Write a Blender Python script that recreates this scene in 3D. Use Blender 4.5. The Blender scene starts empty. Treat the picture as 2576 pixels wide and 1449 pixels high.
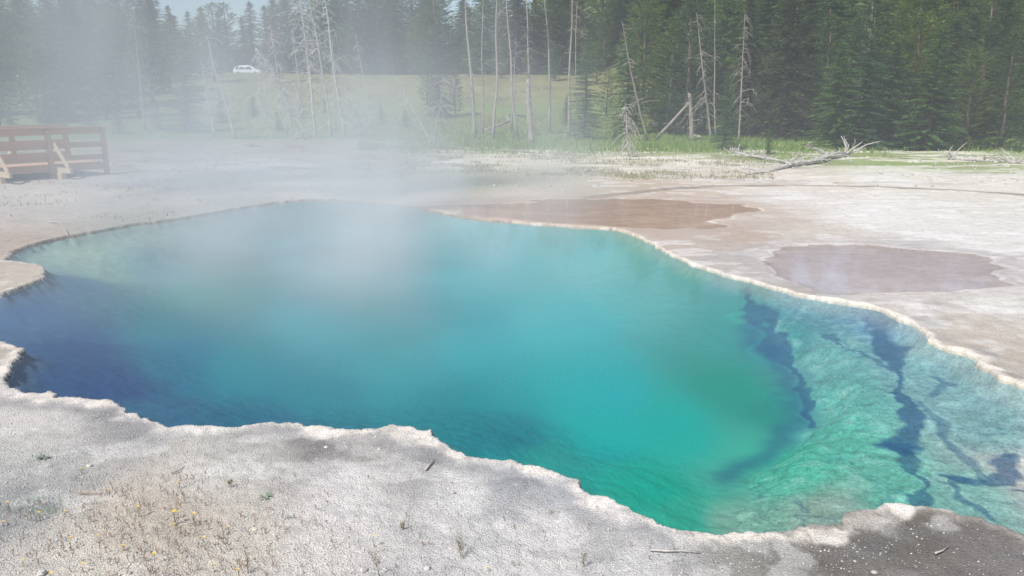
import bpy, math, random
import numpy as np
from mathutils import Vector, Matrix
random.seed(7); rng = np.random.default_rng(7)
scene = bpy.context.scene
COL = scene.collection
F, CX, CY = 1946., 1288., 724.5
CAMZ = 2.1; P = math.radians(13.7); SP, CP = math.sin(P), math.cos(P)

# ------------------------------------------------------------------ helpers
def ray(px, py):
    u = (px-CX)/F; v = (CY-py)/F
    return (u, CP+v*SP, -SP+v*CP)
def at(px, py, z=0.0):
    d = ray(px, py); t = (z-CAMZ)/d[2]
    return (d[0]*t, d[1]*t)
def sstep(a):
    a = np.clip(a, 0, 1); return a*a*(3-2*a)
def T(x, y):
    x = np.asarray(x, float); y = np.asarray(y, float)
    h = 5.7*sstep((y-42)/80.) + 0.07*np.maximum(y-136, 0)
    h = h + 0.11*np.maximum(y-50, 0)*sstep((x-10)/25.)
    return h
def Tf(x, y): return float(T(x, y))
def pos(px, D):
    x = 0; z = 0
    for _ in range(4):
        z = Tf(x, D); x = (px-CX)/F*(D*CP+(CAMZ-z)*SP)
    return Vector((x, D, z))
def onray(px, py, D):
    d = ray(px, py); t = D/d[1]
    return Vector((d[0]*t, D, CAMZ+d[2]*t))
def lin(c):
    c = np.asarray(c, float)/255.
    return np.where(c <= .04045, c/12.92, ((c+.055)/1.055)**2.4)
def h2(i, j, s):
    v = np.sin(i*127.1+j*311.7+s*74.7)*43758.5453
    return v-np.floor(v)
def vn(x, y, s=0):
    xi = np.floor(x); yi = np.floor(y); fx = x-xi; fy = y-yi
    fx = fx*fx*(3-2*fx); fy = fy*fy*(3-2*fy)
    a = h2(xi, yi, s); b = h2(xi+1, yi, s); c = h2(xi, yi+1, s); d = h2(xi+1, yi+1, s)
    return (a*(1-fx)+b*fx)*(1-fy)+(c*(1-fx)+d*fx)*fy
def fbm(x, y, o=4, s=0):
    r = 0; a = .5; t = 0
    for k in range(o):
        r = r+a*vn(x*2**k+k*17.3, y*2**k-k*9.1, s+k); t += a; a *= .5
    return r/t*2-1
def smooth_poly(pts, k=5):
    n = len(pts); out = []
    P_ = np.array(pts, float)
    for i in range(n):
        p0, p1, p2, p3 = P_[i-1], P_[i], P_[(i+1) % n], P_[(i+2) % n]
        for q in range(k):
            t = q/k
            out.append(.5*((2*p1)+(-p0+p2)*t+(2*p0-5*p1+4*p2-p3)*t*t+(-p0+3*p1-3*p2+p3)*t**3))
    return np.array(out)
def poly_sd(x, y, poly):
    d = np.full(x.shape, 1e9); ins = np.zeros(x.shape, bool)
    n = len(poly)
    for i in range(n):
        ax, ay = poly[i]; bx, by = poly[(i+1) % n]
        ex, ey = bx-ax, by-ay; L = ex*ex+ey*ey+1e-12
        t = np.clip(((x-ax)*ex+(y-ay)*ey)/L, 0, 1)
        d = np.minimum(d, (x-ax-t*ex)**2+(y-ay-t*ey)**2)
        if ay != by:
            c = ((ay > y) != (by > y)) & (x < (bx-ax)*(y-ay)/(by-ay)+ax)
            ins ^= c
    d = np.sqrt(d)
    return np.where(ins, -d, d)
def line_d(x, y, pts):
    d = np.full(x.shape, 1e9)
    for i in range(len(pts)-1):
        ax, ay = pts[i]; bx, by = pts[i+1]
        ex, ey = bx-ax, by-ay; L = ex*ex+ey*ey+1e-12
        t = np.clip(((x-ax)*ex+(y-ay)*ey)/L, 0, 1)
        d = np.minimum(d, (x-ax-t*ex)**2+(y-ay-t*ey)**2)
    return np.sqrt(d)
def idw(x, y, ctrl, z=0.0, K=1.0, warm=0):
    u = np.arctan2(x, y); v = .5*np.log(np.hypot(x, y)+1e-6)
    acc = np.zeros(x.shape+(3,)); ws = np.zeros(x.shape)
    for (px, py, c) in ctrl:
        cx, cy = at(px, py, z); cu = math.atan2(cx, cy); cv = .5*math.log(math.hypot(cx, cy))
        q = (u-cu)**2+(v-cv)**2+.0006; w = 1/(q*q)
        c = (min(255, c[0]+warm*.3), c[1], c[2]-warm)
        acc += w[..., None]*(lin(c)/K); ws += w
    return acc/ws[..., None]

# ------------------------------------------------------------------ tagging
def tag(o, label=None, cat=None, group=None, kind=None):
    if label: o['label'] = label
    if cat: o['category'] = cat
    if group: o['group'] = group
    if kind: o['kind'] = kind
    return o
def empty(name, loc, rz=0):
    o = bpy.data.objects.new(name, None); COL.objects.link(o)
    o.location = loc; o.rotation_euler = (0, 0, rz); o.empty_display_size = .2
    return o
class MB:
    def __init__(s): s.v = []; s.f = []
    def add(s, v, f):
        n = len(s.v); s.v += [tuple(q) for q in v]; s.f += [tuple(i+n for i in q) for q in f]
    def box(s, c, d, rot=None):
        M = rot or Matrix.Identity(3); c = Vector(c); vs = []
        for a in (-1, 1):
            for b in (-1, 1):
                for e in (-1, 1):
                    vs.append(c+M @ Vector((a*d[0]/2, b*d[1]/2, e*d[2]/2)))
        s.add(vs, [(0, 1, 3, 2), (4, 6, 7, 5), (0, 4, 5, 1), (2, 3, 7, 6), (0, 2, 6, 4), (1, 5, 7, 3)])
    def beam(s, a, b, w, h):
        a = Vector(a); b = Vector(b); d = b-a
        q = d.to_track_quat('X', 'Z').to_matrix()
        s.box((a+b)/2, (d.length, w, h), q)
    def tube(s, pts, rad, sides=5, cap=True):
        pts = [Vector(p) for p in pts]; vs = []; fs = []
        for i, p in enumerate(pts):
            d = (pts[min(i+1, len(pts)-1)]-pts[max(i-1, 0)]).normalized()
            a = Vector((1, 0, 0)).cross(d).normalized() if abs(d.z) >= .9 else Vector((0, 0, 1)).cross(d).normalized()
            b = d.cross(a)
            for k in range(sides):
                t = 2*math.pi*k/sides
                vs.append(p+(a*math.cos(t)+b*math.sin(t))*rad[i])
        for i in range(len(pts)-1):
            for k in range(sides):
                k2 = (k+1) % sides
                fs.append((i*sides+k, i*sides+k2, (i+1)*sides+k2, (i+1)*sides+k))
        if cap:
            fs.append(tuple(range(sides))[::-1]); fs.append(tuple((len(pts)-1)*sides+k for k in range(sides)))
        s.add(vs, fs)
    def mesh(s, name, m, smooth=False):
        me = bpy.data.meshes.new(name); me.from_pydata([tuple(v) for v in s.v], [], s.f)
        me.materials.append(m)
        if smooth: me.polygons.foreach_set('use_smooth', [True]*len(me.polygons))
        me.update(); return me
    def build(s, name, m, parent=None, smooth=False, loc=None):
        o = bpy.data.objects.new(name, s.mesh(name, m, smooth)); COL.objects.link(o)
        if parent: o.parent = parent
        if loc is not None: o.location = loc
        return o
def np_mesh(name, V, Fa, mat, col=None, smooth=False, alpha=None):
    me = bpy.data.meshes.new(name); k = Fa.shape[1]
    me.vertices.add(len(V)); me.vertices.foreach_set('co', V.astype(np.float32).ravel())
    me.loops.add(Fa.size); me.loops.foreach_set('vertex_index', Fa.astype(np.int32).ravel())
    me.polygons.add(len(Fa)); me.polygons.foreach_set('loop_start', np.arange(0, Fa.size, k, dtype=np.int32))
    try: me.polygons.foreach_set('loop_total', np.full(len(Fa), k, np.int32))
    except Exception: pass
    if smooth: me.polygons.foreach_set('use_smooth', np.ones(len(Fa), bool))
    if col is not None:
        a = me.attributes.new('tint', 'FLOAT_COLOR', 'POINT')
        al = np.ones((len(V), 1)) if alpha is None else alpha[:, None]
        a.data.foreach_set('color', np.concatenate([col, al], 1).astype(np.float32).ravel())
    me.materials.append(mat); me.update(calc_edges=True); me.validate()
    o = bpy.data.objects.new(name, me); COL.objects.link(o); return o

# ------------------------------------------------------------------ materials
def newmat(name):
    m = bpy.data.materials.new(name); m.use_nodes = True; nt = m.node_tree; nt.nodes.clear()
    out = nt.nodes.new('ShaderNodeOutputMaterial'); return m, nt, out
def mk(nt, t, **kw):
    n = nt.nodes.new(t)
    for k, v in kw.items():
        if k[0] == '_': setattr(n, k[1:], v)
        else: n.inputs[k.replace('__', ' ')].default_value = v
    return n
def ramp(nt, fac, stops):
    r = nt.nodes.new('ShaderNodeValToRGB'); e = r.color_ramp.elements
    while len(e) > 1: e.remove(e[-1])
    e[0].position = stops[0][0]; e[0].color = (*stops[0][1], 1)
    for p, c in stops[1:]:
        q = e.new(p); q.color = (*c, 1)
    nt.links.new(fac, r.inputs[0]); return r.outputs[0]
def mul(nt, a, b, fac=None):
    m = nt.nodes.new('ShaderNodeMix'); m.data_type = 'RGBA'; m.blend_type = 'MULTIPLY'; m.inputs[0].default_value = 1
    if fac is not None: nt.links.new(fac, m.inputs[0])
    nt.links.new(a, m.inputs[6]); nt.links.new(b, m.inputs[7]); return m.outputs[2]
def noise(nt, vec, scale, detail=4, rough=.6):
    n = nt.nodes.new('ShaderNodeTexNoise'); n.inputs['Scale'].default_value = scale
    n.inputs['Detail'].default_value = detail; n.inputs['Roughness'].default_value = rough
    if vec is not None: nt.links.new(vec, n.inputs['Vector'])
    return n.outputs['Fac']
def simple(name, c1, c2, scale=8, rough=.8, bump=.3, stretch=None, detail=5, rnd=0.0, metal=0):
    m, nt, out = newmat(name); L = nt.links.new
    tc = mk(nt, 'ShaderNodeTexCoord'); vec = tc.outputs['Object']
    if stretch:
        mp = mk(nt, 'ShaderNodeMapping'); mp.inputs['Scale'].default_value = stretch; L(vec, mp.inputs[0]); vec = mp.outputs[0]
    f = noise(nt, vec, scale, detail)
    c = ramp(nt, f, [(.3, c1), (.7, c2)])
    if rnd:
        oi = mk(nt, 'ShaderNodeObjectInfo')
        r2 = ramp(nt, oi.outputs['Random'], [(0, (1-rnd,)*3), (.5, (1, 1, 1)), (1, (1+rnd, 1+rnd*.8, 1))]); c = mul(nt, c, r2)
    b = mk(nt, 'ShaderNodeBsdfPrincipled', Roughness=rough, Metallic=metal); L(c, b.inputs['Base Color'])
    if bump:
        bp = mk(nt, 'ShaderNodeBump', Strength=bump, Distance=.02); L(f, bp.inputs['Height']); L(bp.outputs[0], b.inputs['Normal'])
    L(b.outputs[0], out.inputs[0]); return m

def ground_mat(name, s1=9, s2=60, amp=.35, bump=.6, rough=.9, dist=.01, vamp=.4, masked=False):
    m, nt, out = newmat(name); L = nt.links.new
    at_ = mk(nt, 'ShaderNodeAttribute', _attribute_name='tint'); tc = mk(nt, 'ShaderNodeTexCoord')
    f1 = noise(nt, tc.outputs['Object'], s1, 6, .7); f2 = noise(nt, tc.outputs['Object'], s2, 5, .75)
    vo = mk(nt, 'ShaderNodeTexVoronoi', Scale=s2*1.6); L(tc.outputs['Object'], vo.inputs['Vector'])
    c1 = ramp(nt, f1, [(.25, (1-amp*.8,)*3), (.5, (1, 1, 1)), (.75, (1+amp*.4,)*3)])
    c2 = ramp(nt, f2, [(.30, (max(.1, 1-amp*1.5),)*3), (.47, (1, 1, 1)), (.70, (1+amp*.8,)*3)])
    c3 = ramp(nt, vo.outputs['Distance'], [(0, (1+amp*vamp,)*3), (.5, (1, 1, 1)), (.9, (1-amp*vamp,)*3)])
    fac = at_.outputs['Alpha'] if masked else None
    c = mul(nt, mul(nt, mul(nt, at_.outputs['Color'], c1, fac), c2, fac), c3, fac)
    b = mk(nt, 'ShaderNodeBsdfPrincipled', Roughness=rough); L(c, b.inputs['Base Color'])
    b.inputs['Specular IOR Level'].default_value = .2
    ad = mk(nt, 'ShaderNodeMath', _operation='SUBTRACT'); L(f2, ad.inputs[0]); L(vo.outputs['Distance'], ad.inputs[1])
    bp = mk(nt, 'ShaderNodeBump', Strength=bump, Distance=dist); L(ad.outputs[0], bp.inputs['Height']); L(bp.outputs[0], b.inputs['Normal'])
    L(b.outputs[0], out.inputs[0]); return m
def water_mat(name, tint, rough=.04, bump=.12, scale=7):
    m, nt, out = newmat(name); L = nt.links.new
    tc = mk(nt, 'ShaderNodeTexCoord')
    f = noise(nt, tc.outputs['Object'], scale, 4, .6)
    bp = mk(nt, 'ShaderNodeBump', Strength=bump, Distance=.02); L(f, bp.inputs['Height'])
    fr = mk(nt, 'ShaderNodeFresnel', IOR=1.33); L(bp.outputs[0], fr.inputs['Normal'])
    tr = mk(nt, 'ShaderNodeBsdfTransparent', Color=(*tint, 1)); gl = mk(nt, 'ShaderNodeBsdfGlossy', Roughness=rough)
    L(bp.outputs[0], gl.inputs['Normal'])
    mx = mk(nt, 'ShaderNodeMixShader'); L(fr.outputs[0], mx.inputs[0]); L(tr.outputs[0], mx.inputs[1]); L(gl.outputs[0], mx.inputs[2])
    L(mx.outputs[0], out.inputs[0]); return m
def leaf_mat(name, c1, c2, c3, rnd=.3):
    m, nt, out = newmat(name); L = nt.links.new
    tc = mk(nt, 'ShaderNodeTexCoord'); f = noise(nt, tc.outputs['Object'], 1.3, 4, .7)
    c = ramp(nt, f, [(.3, c1), (.5, c2), (.72, c3)])
    oi = mk(nt, 'ShaderNodeObjectInfo')
    r2 = ramp(nt, oi.outputs['Random'], [(0, (1-rnd, 1-rnd*.8, 1)), (.5, (1, 1, .9)), (1, (1+rnd*1.6, 1+rnd, .7))]); c = mul(nt, c, r2)
    d = mk(nt, 'ShaderNodeBsdfDiffuse'); t = mk(nt, 'ShaderNodeBsdfTranslucent'); L(c, d.inputs[0]); L(c, t.inputs[0])
    mx = mk(nt, 'ShaderNodeMixShader', Fac=.35); L(d.outputs[0], mx.inputs[1]); L(t.outputs[0], mx.inputs[2]); L(mx.outputs[0], out.inputs[0]); return m

M_ground = ground_mat('sinter_ground', 7, 70, .27, .75)
M_bed = ground_mat('pool_bed_mineral', 13, 42, .34, .35, .9, .008, .5, masked=True)
M_water = water_mat('spring_water', (.97, 1, 1), .05, .05, 6)
M_puddle = water_mat('puddle_water', (.97, .95, .95), .05, .02, 5)
M_pine = leaf_mat('pine_needles', (.065, .11, .045), (.13, .195, .07), (.22, .28, .10))
M_spruce = leaf_mat('spruce_needles', (.05, .07, .035), (.10, .12, .055), (.19, .19, .085), .15)
M_young = leaf_mat('young_spruce_needles', (.06, .13, .065), (.11, .21, .09), (.18, .30, .12), .2)
M_rust = leaf_mat('rusty_needles', (.16, .09, .06), (.25, .14, .09), (.34, .21, .14), .1)
M_bark = simple('bark', (.09, .065, .045), (.18, .14, .11), 6, .9, .5, (3, 3, .6))
M_white = simple('bleached_wood', (.34, .31, .275), (.58, .545, .50), 5, .85, .3, (4, 4, .8))
M_grey = simple('weathered_grey_wood', (.18, .155, .13), (.40, .35, .30), 5, .9, .4, (4, 4, .6))
M_timber = simple('stained_timber', (.47, .27, .155), (.64, .41, .25), 4, .7, .2, (1.5, 14, 14))
M_timber2 = simple('raw_timber', (.50, .39, .26), (.64, .51, .36), 4, .7, .2, (2, 12, 12))
M_asph = simple('asphalt', (.04, .04, .04), (.06, .06, .06), 30, .9, .2)
M_paint = simple('car_paint', (.8, .8, .8), (.84, .84, .84), 1, .25, 0)
M_glass = simple('car_glass', (.02, .025, .03), (.03, .035, .04), 1, .08, 0)
M_tyre = simple('tyre_rubber', (.02, .02, .02), (.03, .03, .03), 5, .9, 0)
M_rim = simple('wheel_metal', (.4, .4, .4), (.5, .5, .5), 5, .35, 0, metal=.8)
M_stone = simple('pale_stone', (.42, .40, .37), (.68, .66, .62), 25, .9, .5, rnd=.2)
M_gravel = simple('gravel_grain', (.32, .31, .29), (.76, .74, .71), 14, .9, .2)
M_rubble = simple('crust_rubble', (.30, .27, .23), (.74, .70, .64), 1.2, .9, .2)
M_petal = simple('yellow_petal', (.75, .48, .02), (.85, .6, .05), 10, .6, 0)
M_stem = simple('weed_stem', (.13, .11, .05), (.24, .20, .10), 12, .8, 0)
M_red = simple('dry_red_stem', (.22, .14, .10), (.36, .25, .17), 12, .8, 0)
M_green = simple('pale_weed_leaf', (.14, .20, .14), (.26, .33, .24), 20, .7, 0)
def grass_mat():
    m, nt, out = newmat('meadow_grass'); L = nt.links.new
    a = mk(nt, 'ShaderNodeAttribute', _attribute_name='tint')
    d = mk(nt, 'ShaderNodeBsdfDiffuse'); t = mk(nt, 'ShaderNodeBsdfTranslucent'); L(a.outputs['Color'], d.inputs[0]); L(a.outputs['Color'], t.inputs[0])
    mx = mk(nt, 'ShaderNodeMixShader', Fac=.3); L(d.outputs[0], mx.inputs[1]); L(t.outputs[0], mx.inputs[2]); L(mx.outputs[0], out.inputs[0]); return m
M_grass = grass_mat()

# ------------------------------------------------------------------ pool shapes (world xy)
pool_px = [(20,652),(70,660),(108,672),(118,690),(75,712),(0,738),(-110,770),(-130,820),(-40,848),(30,862),(62,878),(35,905),(26,945),(20,972),
 (70,984),(120,985),(200,1000),(290,1016),(330,1047),(430,1072),(560,1075),(700,1065),(790,1074),(850,1080),(960,1072),(1085,1075),(1110,1105),
 (1200,1147),(1330,1170),(1430,1190),(1500,1240),(1560,1275),(1650,1310),(1730,1334),(1820,1342),(1930,1338),(2030,1325),(2110,1312),(2130,1286),(2200,1272),(2290,1270),
 (2400,1284),(2500,1308),(2576,1340),(2800,1400),(3150,1250),(2950,1090),(2576,968),(2500,936),(2450,895),(2390,874),(2335,856),(2322,832),(2280,804),(2180,766),
 (2000,735),(1900,706),(1800,682),(1700,642),(1620,600),(1560,576),(1500,571),(1350,561),(1200,548),(1120,536),(1050,520),(950,508),(800,500),(650,514),
 (500,540),(350,562),(200,588),(120,604),(50,624),(28,640)]
pool = smooth_poly([at(*p) for p in pool_px], 4)
brown_px = [(1060,522),(1200,510),(1400,503),(1650,499),(1820,508),(1900,526),(1870,550),(1810,570),(1700,580),(1600,572),(1480,563),(1330,552),(1200,541),(1110,532)]
brown = smooth_poly([at(*p) for p in brown_px], 4)
grey_px = [(1895,645),(1950,620),(2100,614),(2300,624),(2450,640),(2560,664),(2560,690),(2480,716),(2350,735),(2220,742),(2100,736),(1990,705),(1920,675)]
grey = smooth_poly([at(*p) for p in grey_px], 4)

# ------------------------------------------------------------------ terrain lattice
NA = 980
lr = np.concatenate([np.linspace(math.log(1.3), math.log(2.7), 40)[:-1], np.linspace(math.log(2.7), math.log(21), 640)[:-1],
                     np.linspace(math.log(21), math.log(60), 150)[:-1], np.linspace(math.log(60), math.log(900), 90)])
NR = len(lr); r = np.exp(lr)
s = np.linspace(-1, 1, NA); az = np.radians(38)*s+np.radians(47)*s**7
def lat(x, y):
    i = np.clip(np.searchsorted(lr, np.log(np.hypot(x, y))), 0, NR-1); j = np.clip(np.searchsorted(az, np.arctan2(x, y)), 0, NA-1)
    return i*NA+j
R, A = np.meshgrid(r, az, indexing='ij')
X = (R*np.sin(A)).ravel(); Y = (R*np.cos(A)).ravel()
near = (Y < 24) & (np.abs(X) < 17)
sd = np.full(X.shape, 50.); sb = np.full(X.shape, 50.); sg = np.full(X.shape, 50.)
xn, yn = X[near], Y[near]
wob = .045*fbm(xn*3.3, yn*3.3, 4, 3)+.050*fbm(xn*10, yn*10, 4, 5)
wob2 = .10*fbm(xn*1.2, yn*1.2, 3, 8)
sd[near] = poly_sd(xn, yn, pool)+wob+wob2*.35
pw = .55*fbm(xn*.8, yn*1.6, 5, 9)+.12*fbm(xn*4, yn*6, 3, 10)
sb[near] = poly_sd(xn, yn, brown)+pw*1.2
sg[near] = poly_sd(xn, yn, grey)+pw*.7

g_ctrl = [(100,1050,(196,192,191)),(60,1180,(180,180,178)),(45,1245,(145,145,151)),(300,1050,(164,162,164)),(600,1115,(176,174,172)),(850,1112,(136,133,136)),(980,1110,(141,136,136)),  # dark bluish spot near the left edge: plants' shadow painted into the ground colour
(500,1200,(194,190,187)),(300,1300,(182,174,165)),(450,1280,(178,169,160)),(150,1400,(196,191,184)),(600,1400,(191,185,178)),(900,1250,(204,200,200)),(1200,1250,(204,202,202)),(1060,1160,(163,161,163)),
(1290,1215,(160,162,169)),(1420,1260,(170,172,177)),(1400,1350,(203,199,199)),(1100,1420,(199,196,196)),(800,1420,(199,194,191)),(1600,1350,(186,184,186)),(1680,1350,(144,146,151)),(1700,1410,(174,172,172)),(1850,1400,(148,146,144)),(2000,1400,(128,125,124)),
(2200,1330,(112,108,106)),(2350,1340,(109,105,103)),(2500,1390,(116,112,112)),(2570,1440,(126,122,122)),(2150,1430,(116,112,110)),
(60,560,(190,182,178)),(30,600,(174,160,152)),(50,690,(186,176,167)),(30,880,(202,193,184)),(300,520,(178,177,172)),(200,500,(198,191,187)),(450,440,(204,200,200)),(700,430,(214,212,214)),(800,470,(212,212,212)),
(550,520,(182,182,176)),(350,560,(168,168,162)),(500,400,(184,182,177)),(200,430,(186,177,171)),(900,440,(160,162,148)),(1000,470,(148,153,134)),(1100,450,(156,157,135)),(1250,400,(204,199,184)),(1180,460,(155,155,132)),(1400,395,(195,190,170)),(1400,440,(172,166,144)),
(1600,410,(190,182,160)),(1750,445,(196,186,172)),(1100,507,(205,195,185)),(1300,490,(197,184,170)),(1500,465,(193,179,161)),(1800,450,(205,193,180)),(1700,470,(182,163,145)),(2000,450,(212,203,194)),(2300,450,(214,210,202)),
(2500,455,(212,207,200)),(1600,540,(190,160,140)),(1300,530,(194,166,148)),(1750,530,(192,165,148)),(1800,500,(199,182,169)),(1950,500,(215,210,207)),(2200,540,(218,215,213)),(2450,600,(214,211,209)),(2000,590,(200,192,186)),(1870,600,(180,162,151)),(1930,560,(198,188,180)),(1700,610,(184,169,159)),
(1850,665,(184,177,172)),(2200,680,(190,184,188)),(2000,665,(190,184,187)),(2400,680,(190,184,188)),(2100,770,(186,180,176)),(2300,765,(198,192,187)),(2500,760,(210,207,203)),(2450,820,(188,179,172)),(2540,900,(182,172,164)),
(1300,365,(138,143,88)),(1500,365,(126,150,80)),(1700,370,(122,150,76)),(2000,395,(128,149,86)),(2300,405,(134,152,97)),(2500,418,(147,158,112)),(1000,380,(155,153,135)),(800,375,(155,150,140)),(300,380,(155,150,135)),(50,400,(135,130,110)),(1150,375,(172,168,145))]
KG = 1.0; WARM = 6
wx = .10*fbm(X*.5, Y*.5, 4, 11)*np.minimum(R.ravel(), 40)*.35+.05*fbm(X*3, Y*3, 3, 12); wy = .10*fbm(X*.5, Y*.5, 4, 13)*np.minimum(R.ravel(), 40)*.5+.05*fbm(X*3, Y*3, 3, 14)
fm = Y < 52
C = np.zeros((len(X), 3)); C[fm] = idw((X+wx)[fm], (Y+wy)[fm], g_ctrl, 0, KG, WARM)
def mixc(C, c, w, K=KG):
    return C*(1-w[:, None])+(lin(c)/K)*w[:, None]
n1 = fbm(X*.09, Y*.09, 4, 21); n2 = fbm(X*.6, Y*.6, 3, 22)
farw = sstep((Y+3*n2-36)/8.)
meadow = np.array([.14, .20, .055])[None]*(1+.3*n2[:, None])
tan = np.array([.185, .175, .07])[None]*(1+.35*n2[:, None])*(1+.25*n1[:, None])
tw = sstep((Y-50+14*n1)/45.)[:, None]
farc = meadow*(1-tw)+tan*tw
floorw = sstep((X-14+.0*Y)/8)*sstep((Y-42)/6)
farc = farc*(1-floorw[:, None])+np.array([.13, .15, .06])[None]*floorw[:, None]
C = C*(1-farw[:, None])+farc*farw[:, None]
gp = sstep((fbm(X*.9, Y*1.3, 4, 31)-.05)*5)*sstep((Y-20.5)/3)*(1-farw)*(.75-.4*sstep((X-4)/6)*(Y < 26))
C = C*(1-.5*gp[:, None])+np.array([.20, .19, .10])[None]*.5*gp[:, None]
wp = sstep((fbm(X*.5+9, Y*1.1, 4, 33)-.02)*6)*sstep((Y-23)/3)*(1-sstep((Y-34)/4))*(X > -3)
C = mixc(C, (228, 220, 204), wp*.75)
st = sstep((fbm(X*.45, Y*1.1, 5, 41)-.12)*4)*(X > 3)*(Y > 7)*(Y < 26)
C = mixc(C, (176, 165, 156), st*.45)
st2 = sstep((fbm(X*2.0, Y*3.4, 5, 42)-.10)*5)*(X > 2)*(Y > 6)*(Y < 26)
C = mixc(C, (238, 234, 229), st2*.40)
bl = sstep((fbm(X*2.2, Y*2.6, 5, 43)-.15)*6)*(Y < 12)
C = mixc(C, (158, 154, 151), bl*.28)
bw = sstep((fbm(X*3.1, Y*3.4, 5, 49)-.12)*6)*(Y < 9)
C = mixc(C, (232, 228, 222), bw*.30)
cr_ = 1-sstep(np.abs(fbm(X*2.6, Y*3.4, 5, 45))/.05)
C = mixc(C, (120, 114, 110), cr_*.25*(Y < 22)*(Y > 7)*sstep(sd/.3))
stream = [at(*p) for p in [(1480,498),(1560,488),(1680,476),(1800,468),(2000,466),(2200,470),(2400,478),(2576,490),(2900,500)]]
m_ = near | ((Y > 14) & (Y < 30) & (X > 0))
ds = np.full(X.shape, 9.); ds[m_] = line_d(X[m_], Y[m_], stream)+.16*fbm(X[m_]*2, Y[m_]*2, 4, 44)
C = mixc(C, (125, 112, 98), .8*(1-sstep(ds/.30)))
ds2 = np.full(X.shape, 9.); ds2[m_] = line_d(X[m_], Y[m_], [at(*p) for p in [(1480,532),(1560,526),(1700,528),(1790,540),(1808,552),(1770,566),(1690,574)]])+.05*fbm(X[m_]*3, Y[m_]*3, 3, 47)
C = mixc(C, (178, 156, 138), .55*np.exp(-(np.maximum(sb, 0)/.9)**2)*(sb > 0)*(sd > .2))
C = mixc(C, (170, 162, 157), .5*np.exp(-(np.maximum(sg, 0)/.35)**2)*(sg > 0))
pin = sstep(-sb/.35); C = mixc(C, (202, 168, 144), pin*.6)
C = mixc(C, (220, 198, 178), pin*sstep((fbm(X*1.2, Y*3, 4, 46)-.1)*4)*.5)
gin = sstep(-sg/.35); C = mixc(C, (204, 198, 203), gin*.7)
C = mixc(C, (228, 215, 196), .7*(1-sstep(ds2/.05)))
C = mixc(C, (228, 219, 209), .55*np.exp(-((sg-.10)/.05)**2)*sstep((fbm(X*2, Y*2, 3, 48)+.1)*3))
# crust rim
fn = 1-sstep((Y-6.0)/3.5)
rw = (.045+.15*fbm(X*1.7, Y*1.7, 4, 51)+.08*fbm(X*8, Y*8, 4, 52))*(.4+.6*fn)
rw = np.maximum(rw, .006)
farL = sstep((Y-10)/2)*(X < 0)
brk = .35+.65*sstep((fbm(X*5, Y*5, 4, 55)+.22)*3.5)
rimm = (1-sstep((sd-rw)/.05))*(1-.75*farL)*brk
C = mixc(C, (226, 216, 203), rimm*.8)
C = mixc(C, (240, 234, 225), rimm*sstep((fbm(X*14, Y*14, 3, 54)-.05)*4)*.5)
C = mixc(C, (118, 117, 118), .45*np.exp(-((sd-rw-.12)/.09)**2)*fn*sstep((fbm(X*1.4, Y*1.4, 3, 53)+.25)*3))
C = mixc(C, (160, 143, 120), .45*(1-sstep((sd+.012)/.03))*(.35+.65*fn))
C = mixc(C, (110, 95, 80), .6*(1-sstep((sd)/.05))*farL)

Z = T(X, Y)
flat = sstep(np.minimum(sb, sg)/.5)
rough_amp = .35+.65*np.minimum(1, Y/20)
eg = .35+.65*sstep(np.abs(sd)/.6)
Z = Z+(.018*fbm(X*1.1, Y*1.1, 4, 61)*rough_amp+.007*fbm(X*7, Y*7, 3, 62)+.006*fbm(X*22, Y*22, 2, 63)*(Y < 10))*flat*eg
band = 1-sstep(1-np.abs(Y-130)/16)
Z = Z+sstep((Y-21)/8)*.10*fbm(X*.5, Y*.5, 4, 64)*band+sstep((Y-48)/30)*.5*fbm(X*.07, Y*.07, 3, 65)*band
Z = Z+.07*sstep((-X-3)/4)*sstep((Y-10.5)/3)*sstep(sd/.8)
Z = Z-.024*sstep(-np.minimum(sb, sg)/.25)+.004*(1-flat)*fbm(X*3, Y*3, 3, 67)
nearb = (np.abs(sd) < .6)
Z = Z+(.005+.022*fbm(X*8, Y*8, 4, 66))*np.exp(-(np.maximum(sd-.03, 0)/.08)**2)*nearb*(.2+.8*fn)
Z = Z-.008*sstep((sd-rw-.02)/.04)*fn*(sd < 3)
lip = sstep((.010-sd)/.05)
Zg = Z*(1-lip)-.42*lip

idx = np.arange(NR*NA).reshape(NR, NA)
Q = np.stack([idx[:-1, :-1].ravel(), idx[1:, :-1].ravel(), idx[1:, 1:].ravel(), idx[:-1, 1:].ravel()], 1)
Q = Q[:, ::-1]
def sub(name, facemask, z, col, mat, smooth=True, alpha=None):
    q = Q[facemask]; used = np.unique(q); remap = np.zeros(NR*NA, np.int64); remap[used] = np.arange(len(used))
    V = np.stack([X[used], Y[used], z[used]], 1)
    return np_mesh(name, V, remap[q], mat, np.clip(col[used], 0, .9), smooth, None if alpha is None else alpha[used])
qsd = sd[Q]
go = sub('ground', qsd.max(1) > -.12, Zg, C, M_ground); tag(go, kind='structure')

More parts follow.
